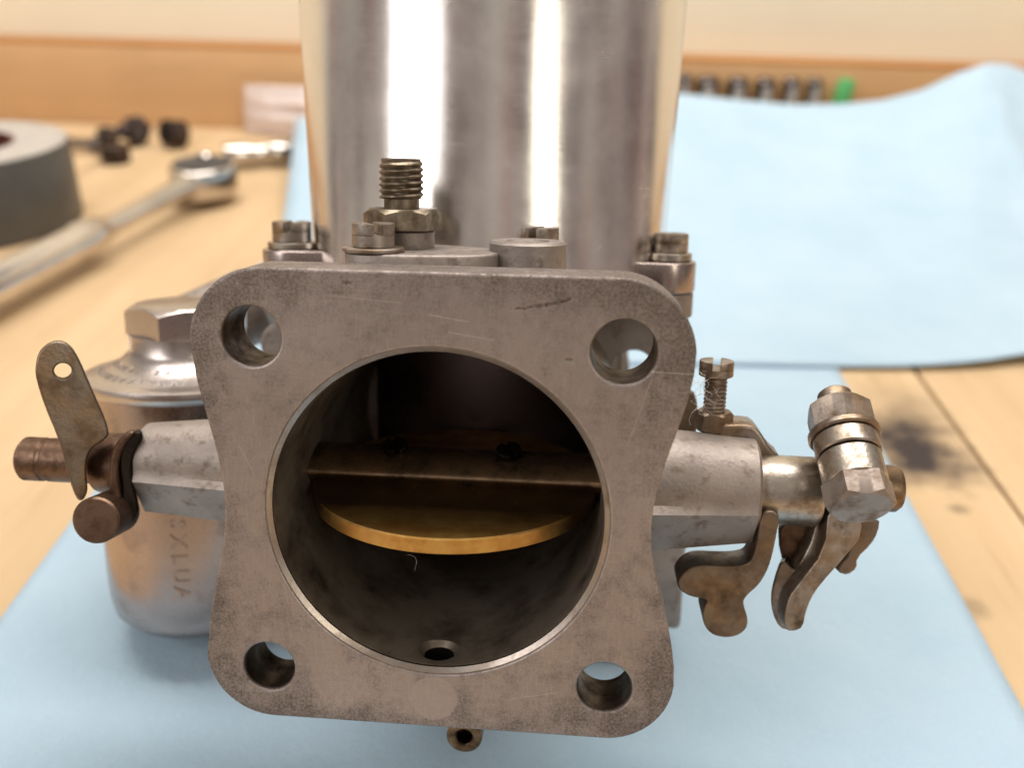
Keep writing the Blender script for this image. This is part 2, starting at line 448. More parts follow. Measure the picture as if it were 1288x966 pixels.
def chaikin(pts, it=2):
    for _ in range(it):
        q = []
        for a, b in zip(pts, pts[1:] + pts[:1]):
            q.append(a * .75 + b * .25); q.append(a * .25 + b * .75)
        pts = q
    return pts
def slab(loops, thick, bev=.4, seg=2):
    "flat plate (mm, xy outline with holes) centred on z = 0, edges rounded; returns a bmesh"
    cu = bpy.data.curves.new('c', 'CURVE'); cu.dimensions = '2D'; cu.fill_mode = 'BOTH'
    cu.extrude = max(0.001, thick / 2 - bev); cu.bevel_depth = bev; cu.bevel_resolution = seg; cu.offset = -bev
    for lp in loops:
        s = cu.splines.new('POLY'); s.points.add(len(lp) - 1); s.use_cyclic_u = True
        for i, p in enumerate(lp): s.points[i].co = (p[0], p[1], 0, 1)
    o = bpy.data.objects.new('c', cu); C.objects.link(o)
    dg = bpy.context.evaluated_depsgraph_get()
    me = bpy.data.meshes.new_from_object(o.evaluated_get(dg))
    bpy.data.objects.remove(o); bpy.data.curves.remove(cu)
    bm = bmesh.new(); bm.from_mesh(me); bpy.data.meshes.remove(me)
    bmesh.ops.remove_doubles(bm, verts=bm.verts[:], dist=.002)
    lay = bm.faces.layers.int.new('flat_face')
    for f_ in bm.faces:
        if abs(f_.normal.z) > .9995: f_[lay] = 1
    return bm
def circle(r, n=40, c=(0, 0)):
    return [Vector((c[0] + r * math.cos(2*PI*i/n), c[1] + r * math.sin(2*PI*i/n))) for i in range(n)]
def xz_plate(loops, y0, thick, bev=.4, seg=2):
    "plate outlined in carburettor X,Z, front face at y0"
    bm = slab(loops, thick, bev, seg)
    m = Matrix(((1, 0, 0, 0), (0, 0, -1, y0 + thick / 2), (0, 1, 0, 0), (0, 0, 0, 1)))
    bmesh.ops.transform(bm, matrix=m, verts=bm.verts[:]); return bm
def px_plate(px, p0, n, thick, bev=.4, holes=(), smooth=2):
    "plate whose front face lies in the plane (p0, n) and follows an outline seen in the photo"
    n = Vector(n).normalized(); p0 = Vector(p0)
    fm = frame(n); inv = fm.transposed()
    pts = [(inv @ (Pn(x, y, p0, n) - p0)).to_2d() for x, y in px]
    loops = [chaikin(pts, smooth)]
    for (hx, hy, hr) in holes:
        c = (inv @ (Pn(hx, hy, p0, n) - p0)).to_2d(); loops.append(circle(hr, 24, c))
    bm = slab(loops, thick, bev)
    m = fm.to_4x4(); m.translation = p0 - n * thick / 2
    bmesh.ops.transform(bm, matrix=m, verts=bm.verts[:]); return bm
def boxbm(bm, lo, hi, bev=.5, seg=2):
    r = bmesh.ops.create_cube(bm, size=1)
    vs = r['verts']
    for v in vs: v.co = Vector([lo[k] + (v.co[k] + .5) * (hi[k] - lo[k]) for k in range(3)])
    if bev:
        es = list({e for v in vs for e in v.link_edges})
        bmesh.ops.bevel(bm, geom=es, offset=bev, segments=seg, profile=.5, affect='EDGES')
    return bm
def boolean(me, cutters, flat=None):
    o = bpy.data.objects.new('b', me); C.objects.link(o); cs = []
    for cb in cutters:
        c = bpy.data.objects.new('k', finish(cb)); C.objects.link(c); cs.append(c)
        md = o.modifiers.new('x', 'BOOLEAN'); md.object = c; md.operation = 'DIFFERENCE'; md.solver = 'EXACT'
    dg = bpy.context.evaluated_depsgraph_get(); dg.update()
    out = bpy.data.meshes.new_from_object(o.evaluated_get(dg))
    bpy.data.objects.remove(o)
    for c in cs: bpy.data.objects.remove(c)
    out.shade_smooth(); out.set_sharp_from_angle(angle=math.radians(38))
    if flat is not None:
        cnt = {}
        for p in out.polygons:
            if abs(p.normal[flat]) > .9995:
                for k in p.edge_keys: cnt[k] = cnt.get(k, 0) + 1
        se = out.attributes.get('sharp_edge') or out.attributes.new('sharp_edge', 'BOOLEAN', 'EDGE')
        for e in out.edges:
            if cnt.get(e.key, 0) == 1: se.data[e.index].value = True
    return out
def merge(bm, other):
    me = bpy.data.meshes.new('t'); other.to_mesh(me); other.free(); bm.from_mesh(me); bpy.data.meshes.remove(me); return bm
def slot_head(r, h, slot, origin, axis, rot=0):
    "cheese head with a cut slot"
    bm = bmesh.new()
    lathe(bm, [(0, 0), (r - .1, 0), (r, .1), (r, h * .5), (0, h * .5)], n=32)
    for s in (-1, 1):
        a0 = math.asin(slot / 2 / r); pts = []
        for k in range(17):
            a = a0 + (PI - 2 * a0) * k / 16
            pts.append(Vector((r * math.cos(a), s * r * math.sin(a))))
        if s < 0: pts.reverse()
        b2 = slab([pts], h * .5, .18, 1)
        bmesh.ops.translate(b2, vec=(0, 0, h * .75), verts=b2.verts[:])
        merge(bm, b2)
    bmesh.ops.rotate(bm, cent=(0, 0, 0), matrix=Matrix.Rotation(rot, 3, 'Z'), verts=bm.verts[:])
    place(bm, bm.verts[:], origin, axis)
    return bm
def tag(o, label, cat, group=None, kind=None):
    if label: o['label'] = label
    if cat: o['category'] = cat
    if group: o['group'] = group
    if kind: o['kind'] = kind
    return o
def empty(name, loc=(0, 0, 0)):
    o = bpy.data.objects.new(name, None); C.objects.link(o); o.location = Vector(loc) * MM
    o.empty_display_size = .01; return o

# ------------------------------------------------------------------ the setting: bench, back board, wall
lipL, lipR = T(0, 160), T(880, 172)
YL = (lipL.y + lipR.y) / 2
LIPH = V(430, 66, YL).z
seam = T(1215, 553).x
bench = tag(empty('workbench_top', (0, 0, -30)), None, None, kind='structure')
pw = 430.0
for k in range(-3, 2):
    bm = bmesh.new()
    x0 = seam + k * pw
    boxbm(bm, (x0 + .7, -420, 0), (x0 + pw - .7, YL - .6, 30), .5, 1)
    o = obj('plank', bm, 'bench', bench)
bench.location = (0, 0, -30 * MM)
for ch in list(C.objects):
    if ch.name.startswith('plank'):
        # keep mesh coordinates equal to world coordinates so the grain runs on
        ch.data.transform(Matrix.Translation((0, 0, -.030))); ch.location = (0, 0, .030)
bm = boxbm(bmesh.new(), (-1000, YL, -30), (760, YL + 19, LIPH), .8, 2)
board = tag(obj('back_board', bm, 'board'), None, None, kind='structure')
bm = boxbm(bmesh.new(), (-1000, YL + 1.2, LIPH + .02), (760, YL + 22, LIPH + 3.0), .7, 2)
obj('edge_strip', bm, 'boardtop', board)
bm = boxbm(bmesh.new(), (-1000, YL + 24, -40), (760, YL + 44, 620), 0)
tag(obj('back_wall', bm, 'wall'), None, None, kind='structure')

# ------------------------------------------------------------------ blue shop towels
def sheet_from(grid, name, label, thick=.45):
    bm = bmesh.new()
    rows = [[bm.verts.new(p) for p in r] for r in grid]
    for a, b in zip(rows, rows[1:]):
        for i in range(len(a) - 1): bm.faces.new((a[i], a[i+1], b[i+1], b[i]))
    me = finish(bm, 80)
    o = obj(name, me, 'cloth')
    md = o.modifiers.new('thickness', 'SOLIDIFY'); md.thickness = thick * MM; md.offset = -1
    return tag(o, label, 'towel')
def lerp(a, b, t): return a + (b - a) * t
from mathutils import noise as mn
A, B_ = T(-180, 1029), T(322, 344)           # left edge of the towel under the carburettor
Cc, D = T(1360, 1036), T(1051, 462)          # right edge
n0 = 60; g = []
yb = max(B_.y, D.y) + 30
def on_line(p, q, y): return lerp(p, q, (y - p.y) / (q.y - p.y))
for r in range(n0 + 1):
    y = lerp(-70.0, yb, r / n0); l, rr = on_line(A, B_, y), on_line(Cc, D, y)
    row = []
    for k in range(n0 + 1):
        p = lerp(l, rr, k / n0)
        z = .52 + .28 * mn.noise(Vector((p.x * .02, y * .02, 3))) * (0.25 + .75 * min(1, abs(p.x) / 90))
        row.append(Vector((p.x, p.y, z)))
    g.append(row)
sheet_from(g, 'shop_towel', 'flat blue paper shop towel lying under the carburettor')

YF = YL - 75
top_px = [(372, 150), (470, 128), (600, 118), (760, 116), (868, 119), (930, 126), (1000, 132), (1060, 131), (1110, 126), (1160, 113), (1205, 92), (1240, 80), (1268, 81), (1300, 92), (1350, 112), (1420, 140)]
front_px = [(322, 470), (470, 462), (600, 460), (760, 459), (868, 459), (930, 459), (1000, 461), (1060, 462), (1110, 462), (1160, 462), (1205, 461), (1240, 459), (1268, 456), (1300, 453), (1350, 448), (1420, 440)]
def interp(tab, t):
    u = t * (len(tab) - 1); i = min(int(u), len(tab) - 2); w = u - i
    return Vector(tab[i]).lerp(Vector(tab[i+1]), w)
nu, nv = 90, 60; g = []
for r in range(nv + 1):
    t = r / nv; row = []
    for k in range(nu + 1):
        s = k / nu
        f = interp(front_px, s); tp = interp(top_px, s)
        a = T(f.x, f.y, 1.6); b = V(tp.x, tp.y, YF - 10 * math.sin(s * 5))
        lift = max(0, s - .55) * 9
        p = lerp(a, b, t)
        z = 1.7 + lift * (1 - t) ** 3 + (b.z - 1.7) * (t ** 2.3)
        z += 1.6 * math.sin(PI * t) * mn.noise(Vector((s * 5, t * 3, 1)))
        # soft crease running from the hump down to the right
        d = (s - .72) - (1 - t) * .42
        z += 5.0 * math.exp(-(d / .05) ** 2) * min(1, t * 1.6) * (1 - t) ** .3
        row.append(Vector((p.x, p.y, z)))
    g.append(row)
sheet_from(g, 'shop_towel', 'curled blue paper shop towel rising towards the back board, behind the carburettor')

# ------------------------------------------------------------------ the carburettor
carb = empty('carburettor')
mw = Rw.to_4x4(); mw.translation = CARB * MM
carb.matrix_world = mw
tag(carb, 'dull alloy carburettor with square four-hole flange, open brass throttle and tall polished chamber', 'carburettor')
SY, SZ = 22.4, -.2                           # throttle spindle axis

# throttle flange
def corner_outline():
    pts = []
    def arc(cx, cz, r, a0, a1, n=14):
        for i in range(n + 1):
            a = math.radians(lerp(a0, a1, i / n)); pts.append(Vector((cx + r * math.cos(a), cz + r * math.sin(a))))
    def waist(x0, z0, x1, z1, bow, n=16):
        for i in range(1, n):
            t = i / n; w = (1 - math.cos(2 * PI * t)) / 2
            pts.append(Vector((lerp(x0, x1, t) + bow[0] * w, lerp(z0, z1, t) + bow[1] * w)))
    arc(26.2, 26.0, 11.3, 5, 92); 
    arc(-25.5, 26.0, 11.3, 88, 176)
    waist(-36.7, 26.8, -36.8, -24.5, (3.9, 0))
    arc(-26.4, -25.0, 10.9, 184, 271)
    arc(26.8, -25.3, 10.6, 268, 356)
    waist(37.4, -26.0, 37.5, 27.0, (-4.9, 0))
    return pts
holes = [((315, 423), 4.55), ((785, 443), 4.75), ((338, 839), 4.2), ((760, 866), 4.3)]
loops = [corner_outline(), circle(26.4, 96)]
for (h, r) in holes:
    p = P(h[0], h[1], 0); loops.append(circle(r, 40, (p.x, p.z)))
hp = P(552, 815, 5.5)
fcut = lathe(bmesh.new(), rod(3.0, -4.2, 3, .05), (hp.x, hp.y + .3, -25.4), (0, 0, 1), 32)
obj('throttle_flange', boolean(finish(xz_plate(loops, 0, 9.5, .45, 3)), [fcut], 1), 'flange', carb)

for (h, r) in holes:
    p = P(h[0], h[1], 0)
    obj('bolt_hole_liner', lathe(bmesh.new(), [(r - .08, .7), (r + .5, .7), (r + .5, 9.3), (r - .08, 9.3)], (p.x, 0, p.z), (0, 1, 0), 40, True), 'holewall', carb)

# throttle barrel with its bleed hole
prof = [(26.5, .6), (25.75, 1.1), (25.5, 1.5), (25.4, 12.4), (25.28, 13.2), (25.25, 66), (29.5, 66), (29.5, 4), (26.5, 4)]
bm = lathe(bmesh.new(), prof, (0, 0, 0), (0, 1, 0), 128, True)
hp = P(552, 815, 5.5)
cut2 = lathe(bmesh.new(), [(0, -3.4), (2.4, -3.4), (2.4, -1.0), (3.6, .4), (3.6, 2), (0, 2)], (hp.x, hp.y + .3, -25.4), (0, 0, 1), 32)
me = finish(bm)
obj('throttle_barrel', boolean(me, [cut2]), 'bore', carb)
obj('hole_shade_cup', lathe(bmesh.new(), [(0, -3.3), (2.36, -3.3), (2.36, -.85)], (hp.x, hp.y + .3, -25.4), (0, 0, 1), 24), 'black', carb)  # black cup, no real part: paints the shade down the bleed hole
obj('bore_ring', lathe(bmesh.new(), [(26.42, .35), (26.3, .35), (25.62, .95), (25.55, 2.0), (26.42, 2.0)], (0, 0, 0), (0, 1, 0), 128, True), 'rim', carb)

# mixing body behind the barrel, bridge, piston, air side
bm = lathe(bmesh.new(), [(0, 25.7), (36, 25.7), (38.5, 25.9), (39, 26.5), (39, 31.5), (0, 31.5)], (0, 72, 0), (0, 0, 1), 64)
obj('mixing_body', bm, 'cast', carb)
bm = boxbm(bmesh.new(), (-30, 62, -31), (30, 100, 25), 4, 4)
obj('lower_body', bm, 'cast', carb)
obj('air_piston', lathe(bmesh.new(), [(0, -11), (26, -11), (27, -10), (27, 30), (0, 30)], (0, 75.5, 0), (0, 0, 1), 64), 'piston', carb)
zc = (-(CARB.z - CLOTH) + 103 * -Rw.col[1].z) / Rw.col[2].z
zf = (CLOTH - CARB.z - (Rw @ Vector((0, 104, 0))).z) / (Rw @ Vector((0, 0, 1))).z
lp = [circle(33, 64), circle(24, 48)]
bm = xz_plate(lp, 99, 8, .6)
obj('air_flange', bm, 'cast', carb)
for s in (-1, 1):
    zs = (CLOTH - CARB.z - (Rw @ Vector((s * 21, 104, 0))).z) / (Rw @ Vector((0, 0, 1))).z
    pts = chaikin([Vector((s*14, -20)), Vector((s*14, zs)), Vector((s*28, zs)), Vector((s*28, -14))], 2)
    zmin = min(p.y for p in pts); pts = [Vector((p.x, p.y + (zs - zmin) + .4)) for p in pts]
    obj('flange_ear', xz_plate([pts], 99.5, 7, .6), 'cast', carb)
# jet assembly under the body
bm = lathe(bmesh.new(), [(0, -50), (6, -50), (6.5, -49.5), (6.5, -42), (9, -41.5), (9, -30), (0, -30)], (0, 74, 0), (0, 0, 1), 40)
obj('jet_housing', bm, 'bright', carb)
# block low on the right behind the flange, and the pierced ear seen through the upper hole
a = P(812, 600, 64); b2 = P(853, 778, 64)
obj('body_lug', boxbm(bmesh.new(), (24, 58, b2.z), (b2.x, 70, -14), 1.4, 3), 'cast', carb)
e = P(797, 463, 62)
lp = [chaikin([Vector((18, 28)), Vector((40, 28)), Vector((40, e.z - 7)), Vector((18, e.z - 7))], 2), circle(4.2, 32, (e.x, e.z))]
obj('body_ear', xz_plate(lp, 60, 7, .5), 'cast', carb)
e = P(348, 432, 56)
obj('body_ear', lathe(bmesh.new(), [(0, -8), (4.6, -8), (5, -7.5), (5, 1.2), (4.2, 2), (0, 2)], (e.x + 2, 56, e.z), (0, -1, 0), 32), 'cast', carb)

# suction chamber
pl = P(370, 312, 56); pr = P(833, 327, 56)
CZ0 = pr.z - 11.5
CR = 38.4
prof = [(0, CZ0 + 6), (CR - .9, CZ0 + 6), (CR - .2, CZ0 + 6.5), (CR - .2, CZ0 + 8.5), (CR - .6, CZ0 + 9.5), (CR + 1.1, 92), (CR - .6, 95), (CR - 2.5, 97.5), (30, 100), (20, 103.5), (15, 107), (13.5, 111), (13.2, 132), (12.2, 133.5), (0, 133.5)]
cap = lathe(bmesh.new(), prof, (0, 72, 0), (0, 0, 1), 160)
ch = obj('suction_chamber', cap, 'chamber', None)
ch.data.transform(Matrix.Translation((0, -.072, 0))); ch.parent = carb; ch.location = (0, .072, 0)
hx = hexnut(bmesh.new(), 19, 9, (0, 72, 133.6), (0, 0, 1))
obj('damper_cap', hx, 'bronze', carb)
# chamber lugs and body pads with their slotted screws
def lug(cx, cy, top, r, h, under):
    bm = bmesh.new()
    d = Vector((cx, cy - 72)).normalized(); t = Vector((-d.y, d.x))
    c = Vector((cx, cy)); inn = Vector((0, 72)) + d * 35
    pts = [inn + t * (r + 2.2), c + t * r]
    a0 = math.atan2(t.y, t.x)
    for k in range(1, 13): 
        a = a0 - PI * k / 13; pts.append(c + Vector((math.cos(a), math.sin(a))) * r)
    pts += [c - t * r, inn - t * (r + 2.2)]
    for z0, hh, mt, nm, rr in ((top - h, h, 'polish', 'chamber_lug', 1), (top - h - under - .1, under, 'cast', 'body_pad', .97)):
        q = [c + (p - c) * rr for p in pts]
        b = slab([q], hh, .5, 2); bmesh.ops.translate(b, vec=(0, 0, z0 + hh / 2), verts=b.verts[:])
        obj(nm, b, mt, carb)
lug(pl.x, 56, pl.z, 6.3, 6.5, 5.5)
lug(pr.x, 56, pr.z, 6.7, 6.0, 5.0)
lug(0, 116, pr.z, 6.5, 6.0, 5.0)
def screw(x, y, z, r, h, rot, wash, mat='steel', name='slotted_screw'):
    s = obj(name, slot_head(r, h, 1.5, (x, y, z + wash[1]), (0, 0, 1), rot), mat, carb)
    if wash[0]: obj('washer', lathe(bmesh.new(), [(0, 0), (wash[0]-.2, 0), (wash[0], .2), (wash[0], wash[1]-.2), (wash[0]-.2, wash[1]-.05), (0, wash[1]-.05)], (x, y, z), (0, 0, 1), 36), wash[2], s)
    return s
screw(pl.x - .2, 55.5, pl.z + .05, 3.9, 4.0, math.radians(4), (4.9, 1.4, 'bright'))
screw(pr.x + 1.6, 55.5, pr.z + .05, 3.3, 3.7, math.radians(88), (4.1, 1.6, 'bright'))
screw(0, 116, pr.z + .05, 3.3, 3.7, 1.0, (4.1, 1.6, 'bright'))
pb = P(680, 300, 33)
screw(pb.x, 33, pb.z - 2.2, 3.2, 4.2, math.radians(-24), (0, 0, ''))

# round boss on top of the barrel, vacuum take-off pad with its union
pt = P(664, 303, 22)
bm = lathe(bmesh.new(), [(0, 24), (6.35, 24), (6.35, pt.z - .4), (5.9, pt.z), (3.6, pt.z), (3.4, pt.z - .3), (0, pt.z - .3)], (pt.x, 22.5, 0), (0, 0, 1), 48)
obj('top_boss', bm, 'cast', carb)
obj('boss_web', boxbm(bmesh.new(), (pt.x - 6, 24, 22), (pt.x + 6, 40, pt.z - 3.5), 1, 2), 'cast', carb)
pa, pc = P(437, 320, 15), P(625, 322, 15)
zt = P(500, 318, 13).z
pts = chaikin([Vector((pa.x, 9.5)), Vector((pa.x, 20)), Vector((-14, 30)), Vector((-2, 30)), Vector((pc.x, 25)), Vector((pc.x, 13)), Vector((-6, 9.5))], 2)
b = slab([pts], 10, .5); bmesh.ops.translate(b, vec=(0, 0, zt - 5), verts=b.verts[:])
obj('union_pad', b, 'cast', carb)
ps = P(469, 317, 13.5)
screw(ps.x, 14, zt, 3.35, 3.7, math.radians(28), (4.9, .8, 'steel'))
pu = P(507, 290, 23)
obj('union_seat', lathe(bmesh.new(), rod(4.4, zt - 1, P(510, 290, 22).z + .2, .4), (pu.x + .8, 23, 0), (0, 0, 1), 40), 'cast', carb)
zn = P(506, 289, 20).z; zn2 = P(506, 263, 20).z
un = obj('union_nut', hexnut(bmesh.new(), 11.2, zn2 - zn, (pu.x, 23, zn), (0, 0, 1), math.radians(-14)), 'bronze', carb)
zt2 = P(503, 199, 23).z
bm = lathe(bmesh.new(), rod(2.9, zn2 - .5, zn2 + 2.6, .1), (pu.x - .2, 23, 0), (0, 0, 1), 36)
thread(bm, 3.65, .55, 1.0, zn2 + 1.6, zt2, (pu.x - .2, 23, 0), (0, 0, 1))
obj('threaded_stub', bm, 'bronze', un)

# throttle disc and spindle
beta = math.radians(3.0)
dn = Vector((0, -math.sin(beta), math.cos(beta)))      # disc normal, front edge lower
dz = Vector((0, SY + .6, SZ - 2.15))
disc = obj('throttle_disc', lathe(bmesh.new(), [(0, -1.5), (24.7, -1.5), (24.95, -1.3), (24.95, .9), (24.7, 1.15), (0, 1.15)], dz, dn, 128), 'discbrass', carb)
bm = bmesh.new()
sec = []
R0 = 4.75
sec = [(p.x, p.y) for p in chaikin([Vector(q) for q in ((-4.9, .5), (-4.6, 1.1), (-1.2, 3.3), (2, 4.0), (4.3, 2.4), (4.75, -.5), (3.4, -3.4), (0, -4.6), (-2.2, -3.6), (-4.5, -.3))], 2)]
NS = len(sec)
vs0 = []; vs1 = []
ud = Vector((0, math.cos(beta), math.sin(beta)))
for u, w in sec:
    c0 = Vector((0, SY, SZ)) + ud * u + dn * w
    vs0.append(bm.verts.new(c0 + Vector((-25.2, 0, 0)))); vs1.append(bm.verts.new(c0 + Vector((25.2, 0, 0))))
for i in range(NS): bm.faces.new((vs0[i], vs0[(i+1) % NS], vs1[(i+1) % NS], vs1[i]))
bm.faces.new(vs0[::-1]); bm.faces.new(vs1)
spn = obj('throttle_spindle', bm, 'shaft', carb)
for xx in (P(497, 578, SY).x, P(640, 578, SY).x):
    obj('disc_screw', slot_head(2.2, 1.5, .8, Vector((xx, SY, SZ)) + dn * 3.3 + ud * .4, dn - ud * .3, .4), 'dark', disc)

# spindle bosses either side
def boss(x0, x1, secs0, secs1, mat='cast'):
    "loft between two closed (Y,Z) sections"
    bm = bmesh.new(); rings = []
    N = len(secs0); K = 6
    for k in range(K + 1):
        t = k / K
        rings.append([bm.verts.new((lerp(x0, x1, t), lerp(a[0], b[0], t), lerp(a[1], b[1], t))) for a, b in zip(secs0, secs1)])
    # small rounding at the outer end
    rings.append([bm.verts.new((x1 + math.copysign(.5, x1 - x0), SY + (b[0] - SY) * .93, SZ + (b[1] - SZ) * .93)) for b in secs1])
    for a, b in zip(rings, rings[1:]):
        for i in range(N): bm.faces.new((a[i], a[(i+1) % N], b[(i+1) % N], b[i]))
    bm.faces.new(rings[0][::-1]); bm.faces.new(rings[-1])
    return bm
def bsec(r, low, shelf, n=28):
    "round above, a ridge at the front, flat wedge below"
    pts = []
    for i in range(n + 1):
        a = PI * i / n
        pts.append((SY - r * math.cos(a) * -1, SZ + r * math.sin(a)))
    pts += [(SY - r - .1, SZ - 1.0), (SY - r - shelf, SZ - 2.2), (SY - r * .55, SZ - low), (SY + r * .4, SZ - low), (SY + r, SZ - 3)]
    return pts
xr = lambda px, y=612, d=0: P(px, y, SY + d).x
XB, XC, XE, XL, XS = xr(945), xr(1029), xr(1134), xr(176, 590, -4), xr(31, 578)
boss_r = boss(28, XB, bsec(9.6, 11.5, 1.6), bsec(8.2, 8.6, .3))
obj('spindle_boss', boss_r, 'cast', carb, 28)
boss_l = boss(-28, XL, bsec(9.0, 10.5, 1.2), bsec(6.3, 9.0, .7))
obj('spindle_boss', boss_l, 'cast', carb, 28)

# ---- right hand linkage
xa = 51.2
def xlathe(name, prof, y, z, mat, parent=carb, n=48):
    return obj(name, lathe(bmesh.new(), prof, (0, y, z), (1, 0, 0), n), mat, parent)
col = P(995, 622, SY - 5)
xlathe('spindle_collar', [(0, XB + .8), (5.8, XB + .8), (5.8, XB + 1.6), (5.95, XB + 2), (5.95, XC - .8), (5.4, XC), (0, XC)], SY, SZ - .6, 'bright')
xlathe('spindle_end', [(0, XC - .3), (4, XC - .3), (4, XE - .8), (3.4, XE), (0, XE)], SY + 1, SZ + .3, 'shaft')
def cpx(pts, ox, oy, s): return [(ox + x / s, oy + y / s) for x, y in pts]
low_px = cpx([(120, 545), (150, 595), (225, 635), (345, 650), (318, 690), (300, 740), (310, 825), (360, 900), (460, 928), (560, 912), (622, 862), (632, 790), (598, 700), (602, 640), (720, 540), (790, 400), (830, 220), (850, 100), (850, 20), (720, 20), (700, 200), (660, 370), (600, 408), (450, 415), (270, 402), (180, 440), (130, 500)], 830, 640, 5.68)
stop = obj('throttle_stop_lever', px_plate(low_px, (0, 15.5, 0), (0, -1, 0), 6.5, .3, smooth=2), 'lever', carb)
up_px = [(903, 535), (945, 534), (956, 542), (970, 566), (985, 578), (985, 625), (962, 625), (956, 585), (945, 556), (935, 552), (903, 553)]
obj('adjusting_arm', px_plate(up_px, (0, 23, 0), (0, -1, 0), 6.5, .6, smooth=1), 'steel', carb)
obj('arm_tab', px_plate([(866, 492), (874, 492), (879, 510), (879, 546), (862, 552), (850, 552), (850, 505)], (0, 29, 0), (.25, -1, 0), 3, .5, smooth=2), 'lever', carb)
pn = P(897, 541, 26); pn2 = P(897, 522, 26); ph1 = P(894, 472, 26); ph0 = P(894, 453, 26)
lk = obj('lock_nut', hexnut(bmesh.new(), 5.6, pn2.z - pn.z + .8, (pn.x, 26, pn.z), (0, 0, 1), .35, both=True), 'steel', carb)
bm = thread(bmesh.new(), 1.95, .28, .7, pn2.z - 1, ph1.z + .6, (pn.x - .1, 26, 0), (0, 0, 1), 24)
ads = obj('adjusting_screw', bm, 'steel', carb)
obj('slotted_head', slot_head(2.9, ph0.z - ph1.z, 1.3, (pn.x - .2, 26, ph1.z), (0, 0, 1), math.radians(-8)), 'steel', ads)

# pinch bolt
h0 = P(1084, 640, 9.0); h1 = P(1052, 508, 24.5)
ax = (h1 - h0).normalized(); L = (h1 - h0).length
def along(t): return h0 + ax * t
pinch = obj('pinch_bolt', lathe(bmesh.new(), rod(5.0, 4.2, 9.3, .25), h0, ax, 48), 'bright', carb)
obj('bolt_head', hexnut(bmesh.new(), 9.4, 4.4, along(4.4), -ax, math.radians(8)), 'headsteel', pinch)
obj('clamp_barrel', lathe(bmesh.new(), rod(5.15, 9.65, L * .64, .25), h0, ax, 48), 'bright', carb)
obj('barrel_core', lathe(bmesh.new(), rod(4.6, 9.0, 10.2, .05), h0, ax, 40), 'dark', pinch)
obj('washer', lathe(bmesh.new(), rod(5.75, L * .64 + .05, L * .64 + 1.4, .3), h0, ax, 48), 'steel', pinch)
obj('bolt_nut', hexnut(bmesh.new(), 9.5, L * .245, along(L * .64 + 1.45), ax, math.radians(20), both=False), 'steel', pinch)
obj('bolt_tip', lathe(bmesh.new(), rod(2.8, L * .85, L + 2.2, .4), h0, ax, 32), 'steel', pinch)
# hanging levers behind the bolt
q = lambda pts: cpx(pts, 960, 490, 3.02)
obj('throttle_lever', px_plate(q([(250, 440), (350, 440), (385, 545), (305, 645), (218, 742), (183, 795), (162, 850), (152, 905), (122, 920), (88, 918), (80, 860), (98, 790), (130, 748), (235, 612)]), (64, 17, -14), (.15, -1, .1), 4.0, .28, smooth=1), 'steel', carb)
obj('throttle_lever', px_plate(q([(68, 640), (118, 690), (160, 690), (140, 745), (108, 790), (96, 860), (100, 918), (60, 908), (33, 852), (26, 790), (38, 725)]), (61, 20.5, -18), (-.35, -1, .1), 5.0, .4, smooth=1), 'steel', carb)
obj('link_plate', px_plate(q([(215, 410), (300, 430), (295, 520), (240, 612), (168, 695), (120, 697), (148, 650), (192, 560)]), (63, 21, -8), (.1, -1, .1), 4.0, .35, smooth=1), 'bright', carb)
obj('link_plate', px_plate(q([(55, 500), (180, 500), (205, 560), (158, 650), (128, 692), (98, 692), (60, 625)]), (61, 25, -10), (-.2, -1, .1), 5.0, .5, smooth=1), 'rust', carb)
obj('link_plate', px_plate(q([(340, 500), (445, 490), (440, 540), (412, 592), (358, 642), (358, 682), (322, 708), (286, 698), (286, 668), (330, 625)]), (69, 24, -8), (.1, -1, .1), 5.0, .4, smooth=1), 'lever', carb)

# ---- left hand lever
zs_ = P(60, 578, SY).z
xlathe('spindle_end', [(0, XS), (3.4, XS), (4, XS + .6), (4, XS + 4), (3.75, XS + 4.3), (3.75, XS + 4.9), (4, XS + 5.2), (4, XL + 1), (0, XL + 1)], SY, zs_, 'rust')
lev_px = cpx([(85, 150), (105, 75), (170, 30), (235, 40), (280, 100), (335, 230), (428, 440), (400, 480), (345, 510), (318, 560), (316, 640), (326, 705), (305, 752), (278, 752), (254, 700), (228, 610), (195, 480), (130, 330), (92, 210)], 20, 420, 3.578)
hxy = cpx([(212, 168)], 20, 420, 3.578)[0]
obj('choke_lever', px_plate(lev_px, (-62, 16.0, 5), (.62, -1, .12), 3.0, .35, [(hxy[0], hxy[1], 1.35)]), 'lever', carb)
xlathe('lever_hub', [(0, xr(128, 590)), (5.2, xr(128, 590)), (5.4, xr(128, 590) + .4), (5.4, xr(160, 590)), (0, xr(160, 590))], SY, zs_, 'rust')
obj('spring_clip', px_plate(cpx([(455, 560), (490, 470), (560, 432), (578, 470), (540, 520), (520, 600), (530, 690), (560, 780), (530, 850), (480, 880), (455, 800), (480, 720)], 20, 420, 3.578), (-58.5, 14.0, -3), (.55, -1, .1), 3.0, .5), 'dark', carb)
obj('hub_clip', px_plate(cpx([(420, 600), (440, 510), (500, 440), (545, 438), (490, 500), (462, 580), (462, 680), (482, 760), (470, 820), (420, 740)], 20, 420, 3.578), (-59.5, 12.5, -3), (.5, -1, .1), 2.2, .5), 'rust', carb)
k0 = P(120, 655, 9.0); k1 = P(152, 640, 19)
kax = (k1 - k0).normalized()
kb = obj('clamp_screw', lathe(bmesh.new(), rod(4.0, 0, 9, .35), k0, kax, 40), 'rust', carb)

